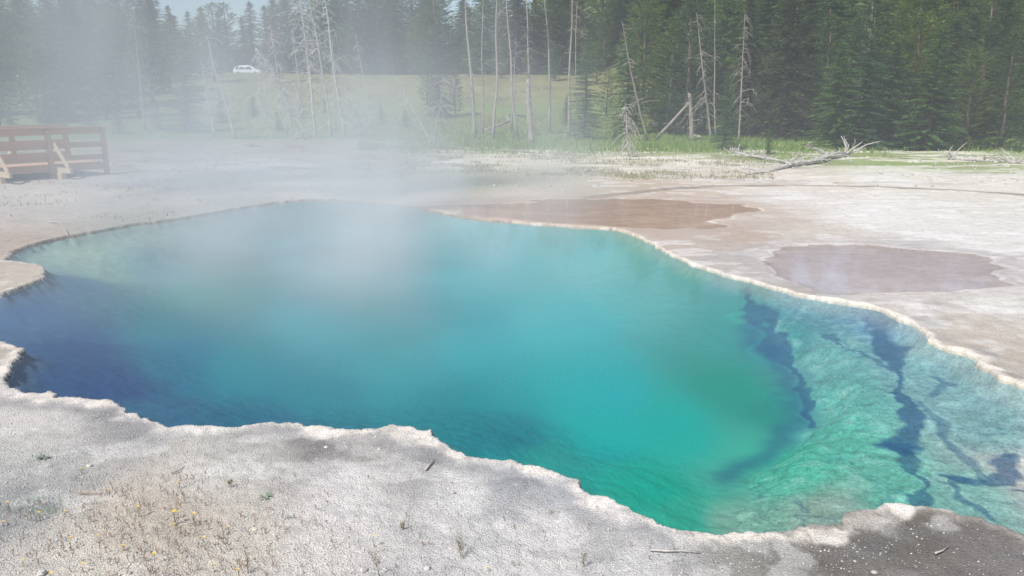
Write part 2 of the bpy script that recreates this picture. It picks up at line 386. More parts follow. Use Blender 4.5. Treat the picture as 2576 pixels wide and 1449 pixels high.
# pool bed
b_ctrl = [(60,800,(70,108,150)),(200,850,(32,80,132)),(250,950,(36,78,130)),(400,1030,(50,110,142)),(100,640,(165,190,172)),(200,640,(160,188,168)),(350,600,(150,182,172)),(230,672,(140,175,165)),
(400,640,(92,148,162)),(200,710,(62,110,146)),(500,620,(95,158,158)),(500,700,(48,148,146)),(450,760,(36,128,144)),(450,850,(25,116,146)),(600,850,(12,134,148)),(800,600,(85,165,174)),(800,750,(44,158,170)),(1000,560,(105,174,180)),
(1000,700,(44,164,174)),(1200,650,(75,182,188)),(1200,800,(5,162,170)),(1000,850,(8,150,158)),(800,950,(4,130,144)),(1100,1000,(0,134,142)),(700,1030,(30,113,140)),(1400,750,(18,175,178)),
(1500,900,(0,168,170)),(1500,1050,(0,168,164)),(1280,1070,(12,130,142)),(1400,1140,(36,158,150)),(1700,1000,(0,166,155)),(1650,1200,(5,172,150)),(1750,1290,(45,172,146)),(1600,620,(110,176,162)),
(1500,620,(85,178,176)),(1700,700,(68,162,154)),(1850,780,(42,146,136)),(1850,900,(18,146,126)),(1950,840,(42,132,132)),(1950,960,(25,138,126)),(1950,1100,(58,172,148)),(2100,1100,(95,182,162)),(2000,1200,(84,181,156)),
(2200,1230,(102,176,158)),(2100,900,(108,168,164)),(2100,1000,(102,175,163)),(2300,930,(124,168,170)),(2400,1000,(128,168,168)),(2500,1100,(120,164,164)),(2450,1250,(124,170,162)),(2200,840,(86,130,158)),(1900,730,(98,140,156)),
(2050,780,(98,146,160)),(2350,850,(160,168,172)),(2500,980,(135,158,166)),(1850,1320,(125,168,152)),(2050,1300,(140,160,148)),(2568,1185,(190,180,176)),(2600,1200,(185,176,172))]
bx_, by_ = X[near], Y[near]
wx = .16*fbm(bx_*1.1, by_*1.1, 4, 71); wy = .22*fbm(bx_*1.1, by_*1.1, 4, 72)
KB = 1.2
CB = np.zeros((len(X), 3)); cb = idw(bx_+wx, by_+wy, b_ctrl, -.25, KB)
shelfR = np.array([at(*p, -.25) for p in [(1880,780),(1990,880),(2030,960),(2062,1000),(1960,1070),(1880,1120),(1830,1220),(1800,1340),(2300,1500),(3200,1500),(3200,1000),(2576,900),(2200,740),(1960,730)]])
shelfL = np.array([at(*p, -.25) for p in [(40,600),(560,540),(520,610),(470,632),(380,645),(240,684),(110,664)]])
sr = poly_sd(bx_, by_, shelfR)+.22*fbm(bx_*1.8, by_*1.8, 5, 73); sl = poly_sd(bx_, by_, shelfL)+.4*fbm(bx_, by_*1.5, 4, 74)
shm = np.maximum(sstep(-sr/.09), .7*sstep(-sl/.5)); shz = np.maximum(sstep(-sr/.5), sstep(-sl/1.2))
def tintB(cb, c, w): return cb*(1-w[:, None])+(lin(c)/KB)*w[:, None]
cb = tintB(cb, (28, 95, 125), .65*np.exp(-((sr-.09)/.12)**2)*(by_ < 8.2)*sstep((by_-4.5)/.5))  # shadow along the shelf edge, painted dark into the bed colour
mot = fbm(bx_*11, by_*11, 4, 75); mot2 = fbm(bx_*2.6, by_*2.6, 4, 76); mot3 = fbm(bx_*32, by_*32, 3, 85)
cb = cb*(1+shm[:, None]*(.25*mot+.20*mot2+.25*mot3)[:, None])
cb = tintB(cb, (165, 192, 182), shm*sstep((.6*mot2+.9*mot-.15)*3)*.28)
rid = np.abs(fbm(bx_*2.0, by_*2.0, 5, 86)); cb = tintB(cb, (50, 108, 130), shm*(1-sstep(rid/.045))*.5*sstep((mot2+.2)*3))
led = [([(2195,780),(2215,850),(2240,920),(2245,960),(2280,1010),(2270,1080),(2262,1130)], .10, .95), ([(2262,1130),(2300,1200),(2320,1260),(2300,1290)], .065, .85),
 ([(1880,760),(1950,830),(2000,900),(2035,960),(2055,1000)], .13, .85), ([(2080,850),(2130,880),(2180,900),(2235,950)], .055, .7), ([(2380,1205),(2430,1220),(2500,1195),(2540,1165)], .09, .85),
 ([(2320,960),(2380,980),(2350,1010)], .055, .65), ([(2285,1010),(2350,1060),(2430,1140),(2450,1200)], .045, .6), ([(2400,1210),(2430,1270),(2500,1320)], .055, .7), ([(2530,1225),(2600,1245)], .05, .8)]
for cr, wd, op in led:
    d = line_d(bx_+.14*fbm(bx_*3.2, by_*3.2, 5, 77), by_+.18*fbm(bx_*3.2, by_*3.2, 5, 78), [at(*p, -.25) for p in cr])
    wv = wd*np.maximum(.3, .8+1.8*fbm(bx_*2.4, by_*2.4, 4, 79))
    cb = tintB(cb, (34, 86, 124), op*(1-sstep((d/wv-.6)*2.2))*(.85+.15*mot))
    cb = cb*(1+.16*np.exp(-((d-wv*1.35)/(wv*.3))**2)[:, None])
sdn = sd[near]
cb = tintB(cb, (172, 182, 174), .5*np.exp(-(sdn/.12)**2)*(.4+.6*(bx_ > 1.5)))
CB[near] = cb
ZB = np.full(X.shape, -.3)
dn = -sdn
zb = -(.05+.15*(1-np.exp(-np.maximum(dn, 0)/.12))+.30*sstep(dn/1.6)*(1-.8*shz))+shz*(.014*mot2+.008*mot)
ZB[near] = np.minimum(zb, -.04)
AL = np.zeros(X.shape); AL[near] = shm
bo = sub('pool_bed', qsd.min(1) < .01, ZB, CB, M_bed, True, AL); tag(bo, kind='structure')

def sheet(name, poly, z, mat, grow=.12):
    n = len(poly); out = []
    area = sum(poly[i][0]*poly[(i+1) % n][1]-poly[(i+1) % n][0]*poly[i][1] for i in range(n))
    sg_ = 1 if area > 0 else -1
    for i in range(n):
        t = poly[(i+1) % n]-poly[i-1]; t = t/(np.hypot(*t)+1e-9); out.append(poly[i]+sg_*grow*np.array([t[1], -t[0]]))
    if sg_ < 0: out = out[::-1]
    mb = MB(); mb.add([(p[0], p[1], z) for p in out], [tuple(range(n))])
    o = mb.build(name, mat); tag(o, kind='structure'); return o
sheet('water', pool, -.022, M_water, .08)
def psheet(name, sdv, z, mat):
    q = Q[(sdv[Q].min(1) < .05)]; used = np.unique(q); remap = np.zeros(NR*NA, np.int64); remap[used] = np.arange(len(used))
    V = np.stack([X[used], Y[used], np.full(len(used), z)], 1)
    tag(np_mesh(name, V, remap[q], mat), kind='structure')
psheet('brown_pool_water', np.where(sd > .0, sb, 9), -.008, M_puddle)
psheet('grey_puddle_water', np.where(sd > .0, sg, 9), -.008, M_puddle)

def gz(x, y): return float(Z[lat(x, y)])
def gsd(x, y): return float(sd[lat(x, y)])

mb = MB(); n = 60
vs = []; fs = []
for i in range(n+1):
    x = -130+i*240/n
    for yy in (126.5, 133.5): vs.append((x, yy, Tf(x, yy)+.10))
for i in range(n): fs.append((2*i, 2*i+2, 2*i+3, 2*i+1))
mb.add(vs, fs); tag(mb.build('road', M_asph), kind='structure')

# ------------------------------------------------------------------ conifers
def conifer_meshes(kind, seed, mat):
    rd = random.Random(seed); U = rd.uniform
    tr = MB(); tr.tube([(0, 0, -.3), (.03, .02, 3), (-.02, .03, 6.5), (0, 0, 9.8)], [.17, .13, .08, .015], 6)
    V = []
    def leaf(px_, py_, pz, dx, dy, dz, L, w):
        ux, uy, uz = U(-.8, .8), U(-.8, .8), 1
        sx, sy, sz = dy*uz-dz*uy, dz*ux-dx*uz, dx*uy-dy*ux; q = math.sqrt(sx*sx+sy*sy+sz*sz)+1e-6; sx /= q; sy /= q; sz /= q
        h = w*.5; g_ = w*.15; ex, ey, ez = px_+dx*L, py_+dy*L, pz+dz*L
        V.append((px_-sx*h, py_-sy*h, pz-sz*h)); V.append((px_+sx*h, py_+sy*h, pz+sz*h)); V.append((ex+sx*g_, ey+sy*g_, ez+sz*g_)); V.append((ex-sx*g_, ey-sy*g_, ez-sz*g_))
    if kind == 'spruce': lv, z0, R0, pw_ = 46, .4, 1.9, .8
    elif kind == 'young': lv, z0, R0, pw_ = 40, .1, 2.3, .85
    elif kind == 'thin': lv, z0, R0, pw_ = 42, .8, 1.3, .6
    else: lv, z0, R0, pw_ = 40, .25, 2.1, .5
    for l in range(lv):
        t = l/(lv-1); z = z0+(9.75-z0)*t**.95
        env = R0*(1-t)**pw_*(1 if kind != 'pine' else (.65+.35*math.sin(min(1, t*3)*1.57)))+.10
        nb = 10 if kind != 'pine' else 8
        for k in range(nb):
            if rd.random() < .12: continue
            a = U(0, 6.283); L = env*U(.45, 1.2); zz = z+U(-.15, .15)
            up = {'spruce': -.12, 'young': .05, 'thin': .15, 'pine': .45}[kind]+.35*t
            dr = {'spruce': .32, 'young': .2, 'thin': .2, 'pine': .1}[kind]
            ca, sa = math.cos(a), math.sin(a); nl = max(4, int(L*11))
            for q in range(nl):
                s_ = (q+.7)/nl
                if kind == 'pine' and s_ < .35: continue
                bz = zz+L*(up*s_-dr*s_*s_)
                for sgn in (-1, 1, 0):
                    if sgn == 0 and rd.random() < .4: continue
                    an = a+sgn*U(.3, 1.2)+U(-.2, .2); dz = U(-.45, .3)+(.6 if kind == 'pine' else -.02)
                    dx, dy = math.cos(an), math.sin(an); q2 = 1/math.sqrt(1+dz*dz)
                    leaf(ca*L*s_+U(-.06, .06), sa*L*s_+U(-.06, .06), bz+U(-.05, .05), dx*q2, dy*q2, dz*q2, U(.14, .32)*(1-.35*t), U(.05, .11))
            leaf(ca*L, sa*L, zz+L*(up-dr), ca, sa, .2, .28, .09)
    for q in range(12): leaf(0, 0, 9.5+q*.04, U(-.4, .4), U(-.4, .4), .9, .3, .05)
    me = bpy.data.meshes.new('crown'); nf = len(V)//4
    VA = np.array(V, np.float32); me.vertices.add(len(VA)); me.vertices.foreach_set('co', VA.ravel()); me.loops.add(len(VA)); me.loops.foreach_set('vertex_index', np.arange(len(VA), dtype=np.int32))
    me.polygons.add(nf); me.polygons.foreach_set('loop_start', np.arange(0, nf*4, 4, dtype=np.int32))
    try: me.polygons.foreach_set('loop_total', np.full(nf, 4, np.int32))
    except Exception: pass
    me.materials.append(mat); me.update(calc_edges=True)
    return tr.mesh('trunk', M_bark, True), me
PROTO = {'pine': [conifer_meshes('pine', 1, M_pine), conifer_meshes('pine', 2, M_pine)],
         'spruce': [conifer_meshes('spruce', 4, M_spruce), conifer_meshes('spruce', 5, M_spruce)],
         'young': [conifer_meshes('young', 6, M_young), conifer_meshes('young', 7, M_young)],
         'thin': [conifer_meshes('thin', 8, M_pine)],
         'rust': [conifer_meshes('thin', 10, M_rust)]}
def conifer(kind, px, D, H, label, cat='tree', group=None, wide=1.0, name=None):
    p = pos(px, D); p.z = gz(p.x, p.y)
    nm = name or {'pine': 'pine_tree', 'spruce': 'spruce_tree', 'young': 'young_spruce', 'thin': 'pine_tree', 'rust': 'browned_pine_tree'}[kind]
    e = empty(nm, p, random.uniform(0, 6.28)); tag(e, label, cat, group)
    tm, cm = random.choice(PROTO[kind]); s_ = H/10
    for nn, me in (('trunk', tm), ('crown', cm)):
        o = bpy.data.objects.new(nn, me); COL.objects.link(o); o.parent = e
    e.scale = (s_*wide, s_*wide, s_)
    e.rotation_euler[0] = random.uniform(-.03, .03); e.rotation_euler[1] = random.uniform(-.03, .03)
    return e
def topH(px, py, D):
    p = pos(px, D); return onray(px, py, D).z-p.z

random.seed(21)
for row, (D0, D1, nrow) in enumerate([(136, 141, 44), (142, 152, 42), (156, 176, 34)]):
    for i in range(nrow):
        px = -60+(i+random.uniform(.1, .9))*1860/nrow; D = random.uniform(D0, D1)
        H = random.uniform(12.0, 15.5) if px < 720 else random.uniform(13, 19)
        if 400 < px < 680: H = random.uniform(10.5, 13.4)-(row == 2)*1.5
        if row == 0: H *= random.uniform(.5, .9)
        if row == 0 and 560 < px < 690: H *= .6; D = 141
        conifer(random.choice(['pine', 'thin', 'spruce', 'pine', 'young']), px, D, H, 'conifer in the distant hazy forest line beyond the road', group='distant conifers beyond the road', wide=1.5)
for (px, D, tp) in [(-30,75,-20),(30,88,10),(85,104,-5),(150,60,0),(215,66,-30),(275,98,20),(330,80,-15),(395,92,5),(440,100,20),(505,100,50),(20,112,0),(120,112,20),(205,112,0),(300,112,-10),(360,106,30),
    (-10,62,40),(60,70,60),(180,84,-10),(245,76,0),(300,68,30),(385,72,40),(430,80,60),(250,92,-20),(350,60,120),(540,92,80),(140,95,-20),(-20,95,-20),(1000,118,10),(1050,116,40),(930,119,30),
    (100,56,90),(0,52,120),(270,58,110),(880,110,60),(790,112,70)]:
    conifer(random.choice(['pine', 'spruce', 'pine']), px, D, topH(px, tp, D), 'dark green conifer behind the steam on the left and centre slope', group='conifers of the left and centre slope', wide=1.35)
for (px, D, tp) in [(30,50,262),(120,52,245),(230,50,252),(300,47,270),(480,52,250),(560,56,235),(900,50,290),(960,54,262),(400,50,255),(640,60,240),(760,58,250),(1020,52,285),(700,50,285),(820,62,245),(170,56,235)]:
    conifer('young', px, D, max(1.2, topH(px, tp, D)), 'low bushy young conifer on the steamy slope behind the pool', group='young conifers on the steamy slope', wide=1.5)
for (px, D, tp) in [(1145,62,175),(1395,95,120),(1525,62,175),(1260,100,110),(1640,60,140),(1600,52,215),(1180,108,90),(1330,104,120),(1500,90,110),(1560,96,90),(1425,54,240),(1660,50,240),(1075,70,150)]:
    conifer(random.choice(['young', 'pine']), px, D, max(1.2, topH(px, tp, D)), 'bushy young conifer scattered on the olive grass bank at centre right', group='young conifers on the grass bank', wide=1.3)
for (px, D, tp, k, lab) in [(470,48,75,'young','pale green bushy pine rising through the steam left of the white snags'),
    (1105,60,95,'spruce','narrow dark spruce on the grass bank left of the grey bare trunks'),
    (695,90,40,'rust','browned dying conifer behind the white snags'),
    (1470,42,95,'young','mid green spruce right of the grey bare trunks'),
    (1575,47,60,'young','mid green spruce behind the long leaning snag'),
    (1545,38,305,'young','tiny spruce sapling between the two mid green spruces'),
    (1822,33.5,195,'young','small dense spruce standing in front of the right-hand stand'),
    (1932,31.5,318,'young','pale little sapling in the grass right of the small dense spruce'),
    (1690,48,120,'young','bright green young spruce behind the upturned root stump'),
    (1965,42,-60,'spruce','largest dark brownish spruce, rising out of the top of the frame'),
    (1860,45,-10,'spruce','dark brownish spruce just left of the largest spruce')]:
    w = 1.0 if px not in (1965, 1822, 1932) else (1.35 if px == 1965 else .95)
    conifer(k, px, D, max(1., topH(px, tp, D)), lab, wide=w)
for (D0, D1, m, lo, hi) in [(33, 37, 11, 2080, 2660), (38, 44, 13, 2050, 2680), (45, 52, 18, 1640, 2680), (54, 64, 20, 1620, 2680), (66, 80, 18, 1600, 2680), (82, 104, 18, 1560, 2680)]:
    for i in range(m):
        px = lo+(i+random.uniform(.1, .9))*(hi-lo)/m; D = random.uniform(D0, D1)
        if 2080 < px < 2200 and 44 < D < 62: continue
        H = random.uniform(.6, 1.2)*{33: 5.6, 38: 7.2, 45: 8.2, 54: 9.5, 66: 11, 82: 13}[D0]
        if px < 1800 and D0 < 60: H *= .75
        k = random.choice(['pine', 'pine', 'pine', 'pine', 'young', 'young', 'thin'])
        conifer(k, px, D, H, 'green conifer in the dense stand filling the right side', group='conifers of the right stand', wide=1.35)

# ------------------------------------------------------------------ dead trees
def dead_tree(label, pxb, D, pxt, pyt, rad, nb, bl, mat, seed, droop=.7, tmin=.2, name='dead_tree', group=None, ext=1.0, curve=0.0, broken=False):
    rd = random.Random(seed); b = pos(pxb, D); b.z = gz(b.x, b.y)-.05
    top = onray(pxt, pyt, D+rd.uniform(-.6, .6))
    d = (top-b)*ext; H = d.length
    e = empty(name, b); tag(e, label, 'dead tree', group)
    side = Vector((rd.uniform(-1, 1), rd.uniform(-1, 1), 0))*.014*H
    npt = 11; pts = []; rads = []
    for i in range(npt):
        t = i/(npt-1); w = side*math.sin(t*5+seed)+side*.35*math.sin(t*13+seed*2)+Vector((curve*H*math.sin(t*math.pi), 0, 0))
        pts.append(d*t+w*min(1, t*3)); rads.append(rad*((1-t)**.8*(.9 if not broken else .45)+(.12 if not broken else .55)))
    rads[0] = rad*1.35
    mb = MB(); mb.tube(pts, rads, 7); mb.build('trunk', mat, e, True)
    def P_(t):
        f = t*(npt-1); i = min(int(f), npt-2); return pts[i].lerp(pts[i+1], f-i)
    br = MB()
    for i in range(nb):
        t = tmin+(1-tmin)*rd.random(); p = P_(t*.985); a = rd.uniform(0, 6.283)
        L = bl*(1-.55*t)*(rd.uniform(.2, .8) if rd.random() < .75 else rd.uniform(.8, 1.5)); dh = Vector((math.cos(a), math.sin(a), 0)); u = rd.uniform(-.2, .7); dr = droop*rd.uniform(.2, 1.6)
        kk = Vector((rd.uniform(-.2, .2), rd.uniform(-.2, .2), rd.uniform(-.12, .12)))*L
        q = [p+dh*L*s_+kk*math.sin(s_*4)+Vector((0, 0, L*(u*s_-dr*s_*s_))) for s_ in (0, .25, .5, .75, 1)]
        rb = .021*(.6+rad*3)*rd.uniform(.6, 1.2)*min(1, D/40); br.tube(q, [rb, rb*.85, rb*.65, rb*.5, rb*.3], 3, False)
        for tw in range(rd.randint(1, 4)):
            s_ = rd.uniform(.25, .95); a2 = a+rd.choice((-1, 1))*rd.uniform(.4, 1.2); l2 = L*rd.uniform(.2, .5)
            o_ = p+dh*L*s_+kk*math.sin(s_*4)+Vector((0, 0, L*(u*s_-dr*s_*s_))); d2 = Vector((math.cos(a2), math.sin(a2), -droop*rd.uniform(.2, 1.2)))
            br.tube([o_, o_+d2*l2*.5, o_+d2*l2+Vector((0, 0, -.2*l2))], [rb*.55, rb*.45, rb*.3], 3, False)
    if nb: br.build('branches', mat, e)
    return e
W_, G_ = M_white, M_grey
dead_tree('leftmost tall white snag, leaning left, alone between the steamy pines', 592,42,520,88,.08,50,1.2,W_,1)
dead_tree('white snag with a crook in the middle beside the leftmost leaning snag', 540,44,505,150,.05,34,1.0,W_,2)
dead_tree('arching white dead tree whose drooping branches hang left over the car', 742,43,640,118,.06,100,1.9,W_,3,1.1,.25,curve=.10)
dead_tree('slim white snag just left of the three tallest white snags', 722,46,682,60,.05,70,1.3,W_,4,1.0)
dead_tree('left one of the three tallest white snags, thick with drooping twigs', 797,42,752,-5,.085,130,1.6,W_,5,.9,.08,ext=1.15)
dead_tree('middle one of the three tallest white snags', 835,44,778,-5,.075,90,1.4,W_,6,.9,.12,ext=1.2)
dead_tree('right one of the three tallest white snags, smooth pale upper trunk', 870,42,812,-5,.09,90,1.4,W_,7,.8,.08,ext=1.2)
dead_tree('short bent white snag hugging the base of the three tallest ones', 690,41,655,150,.045,60,1.4,W_,8,1.2,.1,curve=-.08)
dead_tree('short crooked snag between the tallest white snags and the grass', 905,43,885,205,.045,44,1.1,W_,42,1.0,.1)
dead_tree('low leaning twiggy snag under the arching white dead tree', 770,40,700,235,.04,50,1.3,W_,43,.9,.1)
dead_tree('low broken white snag right of the leftmost leaning snag', 625,43,605,210,.04,34,1.0,W_,44,.9,.1)
dead_tree('slender white snag close right of the three tallest white snags', 845,47,835,90,.05,60,1.2,W_,45,.9,.1)
dead_tree('slender twiggy snag between the slim white snag and the three tallest', 765,47,735,70,.05,60,1.2,W_,46,.9,.1)
dead_tree('faint grey snag half lost in steam right of the tallest white snags', 935,52,895,85,.05,34,.9,W_,9)
dead_tree('faint twiggy grey snag standing in the steam far left', 365,50,335,20,.06,60,1.4,G_,10,1.0,.05)
dead_tree('leaning bare pole slanting left through the steam over the grass', 1085,40,988,185,.06,34,.9,W_,11,.6)
dead_tree('small twiggy grey dead spruce left of the grey bare trunks', 1090,34,1118,185,.05,80,1.0,G_,12,.9,.05)
for i, (a, D, b, c, r_, nb, lab) in enumerate([(1195,42,1172,-5,.10,50,'leftmost tall grey trunk in the row before the grass bank'),
    (1215,46,1215,-5,.06,30,'thin grey pole second from the left in the bare row'),(1240,41,1252,-5,.08,30,'straight grey trunk third from the left in the bare row'),
    (1302,44,1268,-5,.08,44,'grey trunk tilting left behind the thick broken snag'),(1332,46,1322,-5,.09,50,'tall grey trunk directly above the thick broken snag'),
    (1383,48,1374,-5,.08,30,'straight brown-grey trunk right of the thick broken snag'),(1432,43,1436,-5,.08,20,'pale straight pole at the right end of the bare row'),
    (1447,52,1452,-5,.05,20,'dark thin pole close behind the pale straight pole'),(1285,50,1300,90,.05,30,'short slim snag between the tilting trunk and the thick broken snag')]):
    dead_tree(lab, a, D, b, c, r_, nb, .9, G_, 20+i, .5, .2, ext=1.2 if c < 0 else 1)
dead_tree('thick short broken snag with a splintered top in the bare row', 1337,39,1328,200,.16,30,.6,G_,30,.5,.3,broken=True)
dead_tree('long pale snag leaning left in front of the mid green spruces', 1630,40,1560,52,.065,34,.9,G_,31,.5)
dead_tree('small silvery dead spruce with drooping skirt of twigs at the meadow edge', 1583,30,1572,258,.04,100,.75,W_,32,1.3,.05)
dead_tree('bare snag with drooping twigs left of the dark brownish spruces', 1790,38,1752,32,.06,50,1.1,G_,33,.9)
dead_tree('twiggy pale snag in front of the largest dark spruce', 1858,37,1874,35,.05,60,1.0,G_,34,1.0)
dead_tree('thin bare pole between the two pale snags of the right stand', 1800,42,1796,-5,.045,16,.7,G_,35,.6)
dead_tree('splintered upright stump beside the long fallen trunk', 1742,40,1734,235,.13,18,.5,G_,36,.5,.3,broken=True,name='tree_stump')
dead_tree('bare pale snag high up in the right stand', 2192,46,2190,-5,.05,36,1.0,G_,37,.8)
dead_tree('slanting thin snag among the green trees at far right', 2235,36,2312,128,.035,24,.6,G_,38,.5)
dead_tree('leaning thin dead stem crossing the pines at upper right', 2130,40,2170,100,.035,26,.8,G_,39,.7,curve=.05)
dead_tree('short thin dead stem near the small dense spruce', 1448,30,1440,338,.02,10,.25,G_,40,.4)
dead_tree('short bare twiggy sapling at the right meadow edge', 2222,29,2230,372,.015,16,.3,G_,41,.4)

def log_(label, a, b, ra, rb, mat, seed, nb=0, bl=.8, root=0, name='fallen_log', za=None, zb=None, up=.1):
    rd = random.Random(seed)
    A_ = Vector((*at(*a), 0)); B_ = Vector((*at(*b), 0))
    A_.z = gz(A_.x, A_.y)+ra*.7 if za is None else za; B_.z = gz(B_.x, B_.y)+rb*.7 if zb is None else zb
    e = empty(name, A_-Vector((0, 0, ra*.7))); tag(e, label, 'fallen log'); off = e.location
    pts = []; rs = []; L = (B_-A_).length
    for i in range(8):
        t = i/7; pts.append(A_.lerp(B_, t)-off+Vector((rd.uniform(-1, 1), rd.uniform(-1, 1), rd.uniform(-.2, .7)))*.014*L); rs.append(ra*(1-t)+rb*t)
    mb = MB(); mb.tube(pts, rs, 8); mb.build('trunk', mat, e, True)
    if nb:
        br = MB()
        for i in range(nb):
            t = rd.uniform(.05, .98)*6.99; p = pts[int(t)].lerp(pts[int(t)+1], t-int(t)); a_ = rd.uniform(0, 6.283)
            d = Vector((math.cos(a_), math.sin(a_)*.8, rd.uniform(up, .8))).normalized(); l = bl*rd.uniform(.3, 1)
            k = Vector((rd.uniform(-.4, .4), rd.uniform(-.4, .4), rd.uniform(-.6, .1)))*l
            br.tube([p, p+d*l*.3+k*.2, p+d*l*.6+k*.3, p+d*l+k], [.024, .018, .013, .008], 4, False)
            br.tube([p+d*l*.5+k*.25, p+d*l*.8+k*1.3], [.014, .007], 3, False)
        br.build('branches', mat, e)
    if root:
        br = MB(); back = (A_-B_).normalized(); sd_ = back.cross(Vector((0, 0, 1))).normalized()
        for i in range(11):
            a_ = rd.uniform(0, 6.283)
            d = (sd_*math.cos(a_)*.9+Vector((0, 0, 1))*abs(math.sin(a_))*.7+back*rd.uniform(-.1, .8)); l = root*rd.uniform(.25, 1)
            p = pts[0]; m1 = p+d*l*.4+Vector([rd.uniform(-.15, .15) for _ in range(3)]); m2 = m1+d*l*.3+Vector([rd.uniform(-.2, .2) for _ in range(3)]); m3 = m2+d*l*.3+Vector([rd.uniform(-.22, .22) for _ in range(3)])
            q = rd.uniform(.4, 1)
            br.tube([p, m1, m2, m3], [ra*.6*q, ra*.36*q, ra*.22*q, ra*.07], 5, False)
        br.build('root', mat, e)
    return e
log_('long thick pale trunk lying on the grass beside the splintered stump', (1640,330),(1762,352),.15,.10,G_,1,8,.5)
log_('bleached log with a spiky upturned root end at the meadow edge', (2120,398),(1890,440),.12,.045,W_,2,40,.9,1.15)
log_('thin grey log lying left of the spiky upturned root', (1848,387),(1995,418),.07,.04,W_,3,22,.6,.5)
log_('bristly bleached log at the far right meadow edge', (2390,402),(2640,420),.09,.05,W_,4,80,.6,.55)
log_('grey log propped at a slant against the bare row of trunks', (1215,345),(1400,300),.08,.04,G_,5,8,.6,0,zb=2.0)
log_('leaning broken trunk resting on the splintered stump', (1650,352),(1735,352),.09,.06,G_,6,6,.5,0,zb=2.1)
log_('low grey log in the sparse grass below the bare row', (1130,372),(1350,384),.06,.04,G_,7,14,.4)
log_('faint grey log in the steam below the white snags', (915,362),(1040,374),.07,.04,G_,8,12,.4)
log_('short pale log in the dry grass below the three tallest snags', (620,372),(780,384),.05,.03,G_,9,12,.5)
log_('thin fallen pole in the grass left of the silvery dead spruce', (1385,356),(1500,366),.04,.03,G_,10,6,.3)
log_('thin pale pole lying behind the little sapling', (2020,375),(2120,384),.04,.03,G_,11,6,.3)

def rock(label, px, py, size, seed, name='stone', mat=None, group=None, flat=.5):
    rd = random.Random(seed); x, y = at(px, py); mb = MB(); n = 7; m = 5; vs = []; fs = []
    for i in range(m+1):
        ph = math.pi*i/m
        for k in range(n):
            th = 2*math.pi*k/n+i*.3; q = size*.5*rd.uniform(.78, 1.15)
            vs.append((q*math.sin(ph)*math.cos(th), q*.85*math.sin(ph)*math.sin(th), q*flat*1.2*math.cos(ph)))
    for i in range(m):
        for k in range(n): fs.append((i*n+k, (i+1)*n+k, (i+1)*n+(k+1) % n, i*n+(k+1) % n))
    mb.add(vs, fs); o = mb.build(name, mat or M_stone, None, False, (x, y, gz(x, y)+size*flat*.22)); o.rotation_euler = (0, 0, rd.uniform(0, 6))
    tag(o, label, 'stone', group); return o
M_tan = simple('tan_stone', (.26, .20, .15), (.42, .34, .27), 6, .9, .5)
rock('tan boulder in the green grass right of the small dense spruce', 2038,368,.62,1,'boulder',M_tan)
for i, (px, py, s_, lab) in enumerate([(915,1432,.045,'whitest and largest pebble at the bottom edge of the gravel'),(820,1122,.028,'small white pebble on the dark crust behind the straight near rim'),
  (955,1128,.032,'white angular pebble on the dark crust left of the rim corner'),(760,1436,.03,'pale pebble left of the whitest pebble at the bottom edge'),(1075,1428,.035,'grey-white pebble right of the whitest pebble at the bottom edge'),
  (225,1170,.04,'dull grey pebble in the gravel near the left rim'),(1140,1236,.03,'lone light pebble in the open pale gravel'),(2200,1436,.03,'light pebble on the dark ground at lower right'),(105,1440,.05,'rough pale stone at the lower left corner'),
  (640,1330,.03,'pale pebble among the reddish weeds'),(1320,1395,.022,'tiny pebble between the two tall bottom weeds')]):
    rock(lab, px, py, s_, 50+i)

def stick(label, pts, r0, mat, name='twig', lift=.012):
    w = [Vector((*at(*p), 0)) for p in pts]
    for v in w: v.z = gz(v.x, v.y)+lift
    mb = MB(); o0 = w[0].copy(); n = len(w)
    mb.tube([v-o0 for v in w], [r0*(1-.6*i/(n-1)) for i in range(n)], 5)
    return tag(mb.build(name, mat, None, True, o0), label, 'twig')
stick('straight bleached stick lying on the dark ground near the bottom rim', [(1635,1386),(1680,1389),(1720,1388),(1762,1391)],.006,M_white)
stick('short grey wood chip below the rim corner', [(1070,1182),(1080,1170),(1092,1158)],.009,M_white,'wood_chip')
stick('small bleached twig on the dark ground at lower right', [(2352,1392),(2370,1386),(2385,1376)],.006,M_white)
stick('curved pale branch at the waterline of the far left bank', [(125,572),(150,574),(165,584),(172,598)],.012,M_white,'branch',.03)
stick('brown stick in the weeds at left', [(195,1242),(230,1240),(275,1243)],.004,M_red)
stick('dark rotten twig near the left edge', [(430,1195),(450,1188),(465,1176)],.004,M_grey)

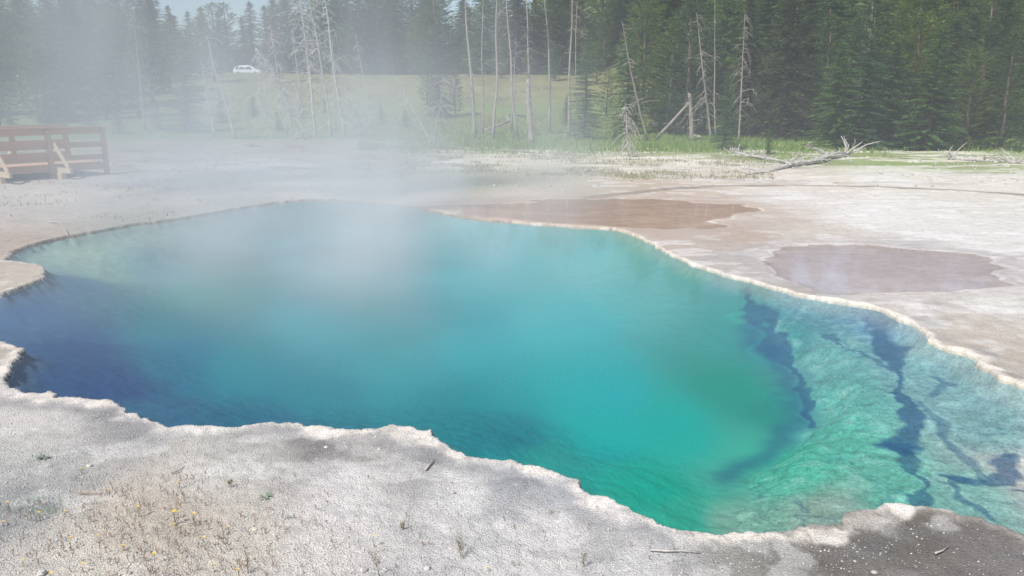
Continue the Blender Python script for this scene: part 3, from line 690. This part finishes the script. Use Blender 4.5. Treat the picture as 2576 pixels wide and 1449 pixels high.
# ------------------------------------------------------------------ boardwalk with railing
e = empty('boardwalk', (-12.15, 20.6, gz(-12.15, 20.6)-.13), math.radians(55))
tag(e, 'brown timber boardwalk with railing and angled braces at the left edge', 'boardwalk')
PX = [-5.8, -4.35, -2.9, -1.45, 0, 1.45]
mb = MB()
for i in range(50): mb.box((-6.0+i*.148, 1.05, .47), (.138, 2.0, .045))
mb.build('deck', M_timber, e)
for yy in (0.06, 2.04):
    b = MB(); b.beam((-6.1, yy, .38), (1.45, yy, .38), .05, .16); b.build('edge_beam', M_timber, e)
for yy, sgn in ((0, -1), (2.1, 1)):
    for x in PX:
        b = MB(); b.box((x, yy, .66), (.11, .11, 1.46)); b.build('post', M_timber, e)
        if x > 1: continue
        b = MB(); b.beam((x+.085, yy+sgn*.72, .42), (x+.085, yy+sgn*.04, 1.08), .045, .10); b.build('brace', M_timber2, e)
        b = MB(); b.beam((x+.085, yy+sgn*.85, .36), (x+.085, yy-sgn*.35, .36), .07, .13); b.build('outrigger', M_timber2, e)
        b = MB(); b.box((x+.085, yy+sgn*.25, .14), (.12, .3, .32)); b.build('footing', M_timber2, e)
    for z, w in ((1.34, .17), (.97, .15), (.63, .13)):
        b = MB(); b.beam((-6.1, yy+sgn*-.08, z), (1.5, yy+sgn*-.08, z), .04, w); b.build('rail', M_timber, e)
    b = MB(); b.box((-2.3, yy, 1.445), (7.7, .17, .035)); b.build('top_rail', M_timber, e)

# ------------------------------------------------------------------ car
cp_ = pos(626, 129.5); zc = Tf(cp_.x, 129.5)+.11
car = empty('parked_car', (cp_.x, 129.5, zc), 0); car.scale = (.95,)*3; tag(car, 'white estate car on the road far behind the snags', 'car')
secs = [(-2.35,.35,.75,.80),(-2.25,.25,.95,1.05),(-1.9,.22,1.0,1.45),(-1.3,.22,1.0,1.62),(0,.22,.98,1.66),(.55,.22,.96,1.6),(1.15,.22,.95,1.1),(1.9,.24,.88,.93),(2.25,.28,.7,.76),(2.35,.35,.6,.65)]
mb = MB(); vs = []; fs = []
for (x, zb_, zl, zr) in secs:
    w = .9 if abs(x) < 2.2 else .78; wr = .68 if zr > 1.3 else w*.92
    vs += [(x, -w*.95, zb_), (x, -w, .55), (x, -w*.98, zl), (x, -wr, zr), (x, wr, zr), (x, w*.98, zl), (x, w, .55), (x, w*.95, zb_)]
for i in range(len(secs)-1):
    for k in range(8): fs.append((i*8+k, i*8+(k+1) % 8, (i+1)*8+(k+1) % 8, (i+1)*8+k))
fs += [tuple(range(8)), tuple(range((len(secs)-1)*8, len(secs)*8))[::-1]]
mb.add(vs, fs); mb.build('body', M_paint, car, True)
for sg_ in (-1, 1):
    for (xa, xb, xc, xd) in [(-1.95,-1.35,-1.25,-1.75),(-1.25,-.4,-.4,-1.18),(-.3,.95,.52,-.3)]:
        b = MB(); b.add([(xa, sg_*.905, 1.03), (xb, sg_*.905, 1.03), (xc, sg_*.72, 1.5), (xd, sg_*.72, 1.5)], [(0, 1, 2, 3)]); b.build('window', M_glass, car)
    for x in (-1.45, 1.45):
        b = MB(); b.tube([(x, sg_*.72, .33), (x, sg_*.93, .33)], [.33, .33], 20); w = b.build('wheel', M_tyre, car)
        b = MB(); b.tube([(x, sg_*.93, .33), (x, sg_*.945, .33)], [.2, .19], 16); b.build('rim', M_rim, w)
    b = MB(); b.box((2.27, sg_*.62, .68), (.12, .28, .12)); b.build('headlight', M_rim, car)
    b = MB(); b.beam((-1.7, sg_*.6, 1.70), (.3, sg_*.6, 1.72), .04, .05); b.build('roof_rail', M_rim, car)

# ------------------------------------------------------------------ grass (stuff)
def blades(name, N, px_rng, d_rng, hr, wd, colf, dens, seed):
    g = np.random.default_rng(seed)
    px = g.uniform(*px_rng, N); D = g.uniform(*d_rng, N)
    x = (px-CX)/F*(D*CP+.4); y = D
    keep = dens(x, y) > g.random(N); x, y = x[keep], y[keep]
    k = lat(x, y); z = Zg[k]-.01; ok = (sd[k] > .12) & (sb[k] > .2); x, y, z = x[ok], y[ok], z[ok]; n = len(x)
    h = g.uniform(*hr, n); a = g.uniform(0, 6.283, n); lx = g.normal(0, .35, n)*h; ly = g.normal(0, .35, n)*h
    w = wd*g.uniform(.6, 1.4, n)/2
    V = np.zeros((n, 3, 3)); V[:, 0] = np.stack([x-np.cos(a)*w, y-np.sin(a)*w, z], 1); V[:, 1] = np.stack([x+np.cos(a)*w, y+np.sin(a)*w, z], 1); V[:, 2] = np.stack([x+lx, y+ly, z+h], 1)
    c = colf(x, y, g)[:, None, :].repeat(3, 1).reshape(-1, 3)
    return np_mesh(name, V.reshape(-1, 3), np.arange(3*n).reshape(-1, 3), M_grass, c)
def gc(x, y, g):
    t = sstep((y-40+6*fbm(x*.1, y*.1, 3, 91))/25.)[:, None]*.9; v = g.uniform(.7, 1.5, len(x))[:, None]
    dry = (g.random(len(x)) < .3)[:, None]
    c = np.array([.18, .29, .065])*(1-t)+np.array([.29, .28, .11])*t
    return np.where(dry, c*.5+np.array([.17, .15, .08]), c)*v
def gc2(x, y, g):
    v = g.uniform(.7, 1.3, len(x))[:, None]; dry = (g.random(len(x)) < .6)[:, None]
    return np.where(dry, np.array([.42, .37, .24]), np.array([.26, .29, .14]))*v
tag(blades('meadow_grass', 90000, (900, 2700), (31, 62), (.08, .26), .045, gc, lambda x, y: sstep((y-30+3*fbm(x*.3, y*.3, 3, 92))/4)*(.35+.65*(fbm(x*.4, y*.4, 3, 93) > -.1)), 5), 'green and straw meadow grass behind the white flats', 'grass', kind='stuff')
tag(blades('sparse_tufts', 30000, (880, 1950), (21, 33), (.03, .13), .025, gc2, lambda x, y: (fbm(x*.9, y*1.3, 4, 31) > .08)*.8+.03, 6), 'sparse dry tufts on the pale shore beyond the pool', 'grass tufts', kind='stuff')
tag(blades('left_bank_tufts', 16000, (-60, 900), (13.5, 36), (.02, .09), .02, gc2, lambda x, y: (fbm(x*1.1, y*1.4, 4, 34) > .2)*.6+.02, 7), 'sparse grey-green tufts on the steamy left bank', 'grass tufts', kind='stuff')

# ------------------------------------------------------------------ gravel, rubble and weeds
base = np.array([(1, 0, 0), (-1, 0, 0), (0, 1, 0), (0, -1, 0), (0, 0, .7), (0, 0, -.7)], float)
fb = np.array([(0, 2, 4), (2, 1, 4), (1, 3, 4), (3, 0, 4), (2, 0, 5), (1, 2, 5), (3, 1, 5), (0, 3, 5)])
def grains(name, x, y, z, s_, mat, g, label, cat):
    n = len(x); V = base[None]*s_[:, None, None]*g.uniform(.6, 1.3, (n, 6, 1)); a = g.uniform(0, 6.28, n); ca, sa = np.cos(a), np.sin(a)
    V = np.stack([V[..., 0]*ca[:, None]-V[..., 1]*sa[:, None]+x[:, None], V[..., 0]*sa[:, None]+V[..., 1]*ca[:, None]+y[:, None], V[..., 2]+z[:, None]+s_[:, None]*.3], -1)
    tag(np_mesh(name, V.reshape(-1, 3), (fb[None]+6*np.arange(n)[:, None, None]).reshape(-1, 3), mat), label, cat, kind='stuff')
g = np.random.default_rng(9); N = 24000
D = 2.3*np.exp(g.random(N)*math.log(3.2)); u = g.uniform(-.8, .8, N); x = u*D; y = D
k = lat(x, y)
ok = (sd[k] > .10) & (sg[k] > 0) & (g.random(N) < .35+.65*(fbm(x*1.5, y*1.5, 3, 95) > -.05))
x, y, k = x[ok], y[ok], k[ok]
grains('gravel', x, y, Zg[k], .0022+.0060*g.random(len(x))**3, M_gravel, g, 'loose pale gravel grains on the near ground', 'gravel')
N = 9000; x = g.uniform(-14, 22, N); y = g.uniform(19, 33, N); k = lat(x, y)
ok = (sd[k] > .5) & (sb[k] > .3) & (sg[k] > .3) & (g.random(N) < .08+.9*(fbm(x*.6, y*1.0, 4, 96) > .12)) & (np.abs(x) < y*.7)
x, y, k = x[ok], y[ok], k[ok]
grains('crust_rubble', x, y, Zg[k], .012+.05*g.random(len(x))**4, M_rubble, g, 'broken pale crust rubble scattered along the far shore', 'rubble')

def sprig(mb, p, h, rd, nbr=5, spread=.5):
    top = p+Vector((rd.uniform(-.3, .3)*h, rd.uniform(-.3, .3)*h, h))
    mb.tube([p, p.lerp(top, .5)+Vector((rd.uniform(-.06, .06)*h, 0, 0)), top], [.0013, .0010, .0006], 3, False)
    for k in range(nbr):
        t = rd.uniform(.2, .95); q = p.lerp(top, t); a = rd.uniform(0, 6.283); l = h*spread*rd.uniform(.2, .6)
        e_ = q+Vector((math.cos(a)*l, math.sin(a)*l, l*.8)); mb.tube([q, e_], [.0009, .0005], 3, False)
        mb.add([e_, e_+Vector((.003, 0, .003)), e_+Vector((0, 0, .007)), e_+Vector((-.003, 0, .003))], [(0, 1, 2, 3)])
rd = random.Random(3); mb = MB()
for k in range(230):
    px = rd.gauss(400, 180); py = rd.gauss(1340, 85)
    if py < 1190 or py > 1500 or px < -60: continue
    x, y = at(px, py)
    if gsd(x, y) < .15: continue
    sprig(mb, Vector((x, y, gz(x, y))), rd.uniform(.015, .055), rd, 5)
for k in range(70):
    px = rd.uniform(-20, 1700); py = rd.uniform(1200, 1460); x, y = at(px, py)
    if gsd(x, y) < .15: continue
    sprig(mb, Vector((x, y, gz(x, y))), rd.uniform(.015, .035), rd, 4)
tag(mb.build('dry_weeds', M_red), 'low reddish dry weeds spread over the lower left gravel', 'weeds', kind='stuff')
mb = MB()
for k in range(200):
    px = rd.gauss(90, 55); py = rd.gauss(1275, 22); x, y = at(px, py); p = Vector((x, y, gz(x, y)))
    a = rd.uniform(0, 6.28); h = rd.uniform(.02, .045)
    mb.add([p+Vector((-.002, 0, 0)), p+Vector((.002, 0, 0)), p+Vector((math.cos(a)*h*.6, math.sin(a)*h*.6, h))], [(0, 1, 2)])
tag(mb.build('green_ground_plants', M_green), 'low patch of green ground plants near the left edge', 'plants', kind='stuff')

def flower_mesh():
    st = MB(); st.tube([(0, 0, 0), (.004, 0, .03), (0, .003, .058)], [.0014, .0012, .001], 4, False)
    for k in range(5):
        a = k*2.4; z = .008+.008*k; st.add([(0, 0, z), (math.cos(a)*.008-.002, math.sin(a)*.008, z+.006), (math.cos(a)*.018, math.sin(a)*.018, z+.01), (math.cos(a)*.008+.002, math.sin(a)*.008+.002, z+.004)], [(0, 1, 2, 3)])
    pe = MB()
    for k in range(8):
        a = k*math.pi/4; c, s_ = math.cos(a), math.sin(a); c2, s2 = math.cos(a+.3), math.sin(a+.3); c3, s3 = math.cos(a-.3), math.sin(a-.3)
        pe.add([(0, .003, .058), (c3*.006, s3*.006, .061), (c*.010, s_*.010, .062), (c2*.006, s2*.006, .061)], [(0, 1, 2, 3)])
    return st.mesh('stem', M_stem), pe.mesh('petals', M_petal)
SM, PM = flower_mesh()
fl = [(440,1330),(450,1228),(515,1378),(210,1436),(8,1318),(165,1297),(275,1245),(250,1372),(60,1424),(350,1297),(180,1378),(310,1382),(130,1456),(490,1318),(100,1306),(22,1288),(540,1436),(390,1416),(575,1340),(600,1460),(450,1300),(205,1190)]
rd = random.Random(8)
def flower(px, py, label, group=None, s=1.0):
    x, y = at(px, py); e = empty('yellow_wildflower', (x, y, gz(x, y)), rd.uniform(0, 6)); e.scale = (s, s, s*rd.uniform(.5, 1.2)); tag(e, label, 'flower', group)
    for nn, me in (('stem', SM), ('petals', PM)):
        o = bpy.data.objects.new(nn, me); COL.objects.link(o); o.parent = e
for (px, py) in fl: flower(px, py, 'tiny yellow wildflower on a thin stem in the lower left gravel', 'yellow wildflowers in the lower left gravel', rd.uniform(.8, 1.2))
flower(440, 1318, 'largest yellow wildflower blossom of the lower left gravel', None, 1.6)
flower(942, 1372, 'single yellow wildflower on the tall weed at bottom centre', None, 1.0)
flower(1228, 1436, 'single tiny yellow wildflower at the bottom edge near the frame centre', None, .7)
def weed(px, py, h, label, n=3, seed=0):
    rd = random.Random(seed); x, y = at(px, py); mb = MB()
    for k in range(n): sprig(mb, Vector((rd.uniform(-.01, .01), rd.uniform(-.01, .01), 0)), h*rd.uniform(.6, 1), rd, 11, .35)
    tag(mb.build('weed', M_stem, None, False, (x, y, gz(x, y))), label, 'weed')
weed(958,1452,.16,'tallest upright weed with seed heads at bottom centre',2,1); weed(1160,1405,.13,'upright weed right of the tallest one',3,2)
weed(1470,1425,.09,'thin weed in the pale gravel below the curving rim',2,3); weed(620,1440,.12,'dark stemmed weed at the right edge of the reddish patch',3,4)
weed(1010,1330,.05,'short sprouting weed in the open pale gravel',3,5); weed(575,1225,.05,'short weed left of the pale green rosette',3,6)
def rosette(px, py, r_, label, n=9, seed=0):
    rd = random.Random(seed); x, y = at(px, py); mb = MB()
    for k in range(n):
        a = rd.uniform(0, 6.283); l = r_*rd.uniform(.6, 1.1); c, s_ = math.cos(a), math.sin(a); w = l*.10
        mb.add([(0, 0, .004), (c*l*.5-s_*w, s_*l*.5+c*w, l*.25), (c*l, s_*l, l*.28), (c*l*.5+s_*w, s_*l*.5-c*w, l*.25)], [(0, 1, 2, 3)])
    tag(mb.build('rosette_plant', M_green, None, False, (x, y, gz(x, y))), label, 'plant')
rosette(668,1250,.055,'pale green spidery rosette in the open gravel',11,1); rosette(110,1148,.06,'grey-green leafy tuft near the left rim',14,2)
rosette(722,1298,.035,'small pale rosette below the spidery one',8,3)

# ------------------------------------------------------------------ steam (real volume grid)
def steam():
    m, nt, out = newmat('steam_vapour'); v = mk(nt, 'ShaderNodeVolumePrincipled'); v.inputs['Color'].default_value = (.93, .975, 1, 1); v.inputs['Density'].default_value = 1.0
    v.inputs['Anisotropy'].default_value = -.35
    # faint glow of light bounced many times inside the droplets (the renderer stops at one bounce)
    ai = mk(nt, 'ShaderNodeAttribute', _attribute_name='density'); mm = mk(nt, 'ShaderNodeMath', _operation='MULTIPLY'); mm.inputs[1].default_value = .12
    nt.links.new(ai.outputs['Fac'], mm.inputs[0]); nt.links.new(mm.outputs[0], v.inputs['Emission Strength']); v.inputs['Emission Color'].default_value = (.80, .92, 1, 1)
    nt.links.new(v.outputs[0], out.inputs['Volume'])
    try: m.cycles.volume_step_rate = 1.8
    except Exception: pass
    ng = bpy.data.node_groups.new('steam_field', 'GeometryNodeTree')
    ng.interface.new_socket('Geometry', in_out='INPUT', socket_type='NodeSocketGeometry')
    ng.interface.new_socket('Geometry', in_out='OUTPUT', socket_type='NodeSocketGeometry')
    N_ = ng.nodes; L = ng.links.new; go_ = N_.new('NodeGroupOutput'); vc = N_.new('GeometryNodeVolumeCube'); sm = N_.new('GeometryNodeSetMaterial'); sm.inputs['Material'].default_value = m
    def mt(op, a, b=None):
        n = N_.new('ShaderNodeMath'); n.operation = op
        for k, q in enumerate((a, b)):
            if q is None: continue
            if isinstance(q, (int, float)): n.inputs[k].default_value = q
            else: L(q, n.inputs[k])
        return n.outputs[0]
    pn = N_.new('GeometryNodeInputPosition'); sx = N_.new('ShaderNodeSeparateXYZ'); L(pn.outputs[0], sx.inputs[0]); x, y, z = sx.outputs
    vm = N_.new('ShaderNodeVectorMath'); vm.operation = 'MULTIPLY'; L(pn.outputs[0], vm.inputs[0]); vm.inputs[1].default_value = (1, .8, .42)
    def nz(scale, det, dis):
        n = N_.new('ShaderNodeTexNoise'); n.inputs['Scale'].default_value = scale; n.inputs['Detail'].default_value = det; n.inputs['Distortion'].default_value = dis; L(vm.outputs[0], n.inputs['Vector'])
        return [o for o in n.outputs if o.name in ('Fac', 'Factor')][0]
    nn = nz(.42, 4, 1.2)
    nn = mt('MINIMUM', mt('MAXIMUM', mt('MULTIPLY', mt('SUBTRACT', nn, .44), 10.0), .06), 2.2)
    def plume(cx, cy, sx_, sy_, lean, grow, zf, amp):
        a = mt('ADD', mt('SUBTRACT', x, cx), mt('MULTIPLY', z, lean)); a = mt('DIVIDE', a, mt('ADD', sx_, mt('MULTIPLY', z, grow)))
        b = mt('DIVIDE', mt('SUBTRACT', y, cy), mt('ADD', sy_, mt('MULTIPLY', z, grow)))
        q = mt('ADD', mt('ADD', mt('MULTIPLY', a, a), mt('MULTIPLY', b, b)), mt('DIVIDE', z, zf))
        return mt('MULTIPLY', mt('POWER', 2.718, mt('MULTIPLY', q, -1)), amp)
    s = plume(-4.6, 15.5, 4.6, 3.8, .15, .25, 1.5, .27)
    s = mt('ADD', s, plume(-1.8, 10.0, 3.0, 3.0, .2, .2, 1.0, .17))
    s = mt('ADD', s, plume(-8.7, 18.5, 1.6, 2.4, .1, .14, 6.5, .26))
    s = mt('ADD', s, plume(-3.0, 17.5, 1.8, 2.3, .05, .18, 3.2, .18))
    s = mt('ADD', s, plume(-11.5, 27, 7.5, 7, 0, .2, 7.0, .035))
    hz = mt('MULTIPLY', mt('POWER', 2.718, mt('DIVIDE', z, -9.0)), .0034)
    d = mt('ADD', mt('ADD', mt('MULTIPLY', s, nn), mt('MULTIPLY', s, .05)), hz)
    L(d, vc.inputs['Density']); vc.inputs['Min'].default_value = (-26, 3.2, -.03); vc.inputs['Max'].default_value = (26, 38, 11)
    vc.inputs['Resolution X'].default_value = 100; vc.inputs['Resolution Y'].default_value = 64; vc.inputs['Resolution Z'].default_value = 24
    L(vc.outputs[0], sm.inputs[0]); L(sm.outputs[0], go_.inputs[0])
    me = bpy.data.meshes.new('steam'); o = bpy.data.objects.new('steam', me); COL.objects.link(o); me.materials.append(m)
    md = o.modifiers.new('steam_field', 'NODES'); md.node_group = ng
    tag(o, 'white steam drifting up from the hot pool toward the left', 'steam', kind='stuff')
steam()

# ------------------------------------------------------------------ light, sky, camera
SUN_EL = 52; sdir = Vector((-.55, -.62, 0)).normalized()*math.cos(math.radians(SUN_EL)); sdir.z = math.sin(math.radians(SUN_EL))
ld = bpy.data.lights.new('sun', 'SUN'); ld.energy = 4.7; ld.angle = math.radians(.5); ld.color = (1, .96, .91)
lo = bpy.data.objects.new('sun', ld); COL.objects.link(lo); lo.rotation_euler = (-sdir).to_track_quat('-Z', 'Y').to_euler(); lo.location = (0, 0, 30)
w = bpy.data.worlds.new('World'); scene.world = w; w.use_nodes = True; nt = w.node_tree; nt.nodes.clear()
sk = nt.nodes.new('ShaderNodeTexSky'); sk.sky_type = 'NISHITA'; sk.sun_disc = False; sk.sun_elevation = math.radians(SUN_EL); sk.sun_rotation = math.atan2(sdir.x, sdir.y)
bg = nt.nodes.new('ShaderNodeBackground'); bg.inputs[1].default_value = .13; ow = nt.nodes.new('ShaderNodeOutputWorld')
nt.links.new(sk.outputs[0], bg.inputs[0]); nt.links.new(bg.outputs[0], ow.inputs[0])
cd = bpy.data.cameras.new('camera'); cd.sensor_width = 36; cd.lens = 36*F/2576; cd.clip_end = 3000; cd.clip_start = .05
co = bpy.data.objects.new('camera', cd); COL.objects.link(co); co.location = (0, 0, CAMZ); co.rotation_euler = (math.pi/2-P, 0, 0)
scene.camera = co
scene.view_settings.view_transform = 'Standard'; scene.view_settings.look = 'None'; scene.view_settings.exposure = 0
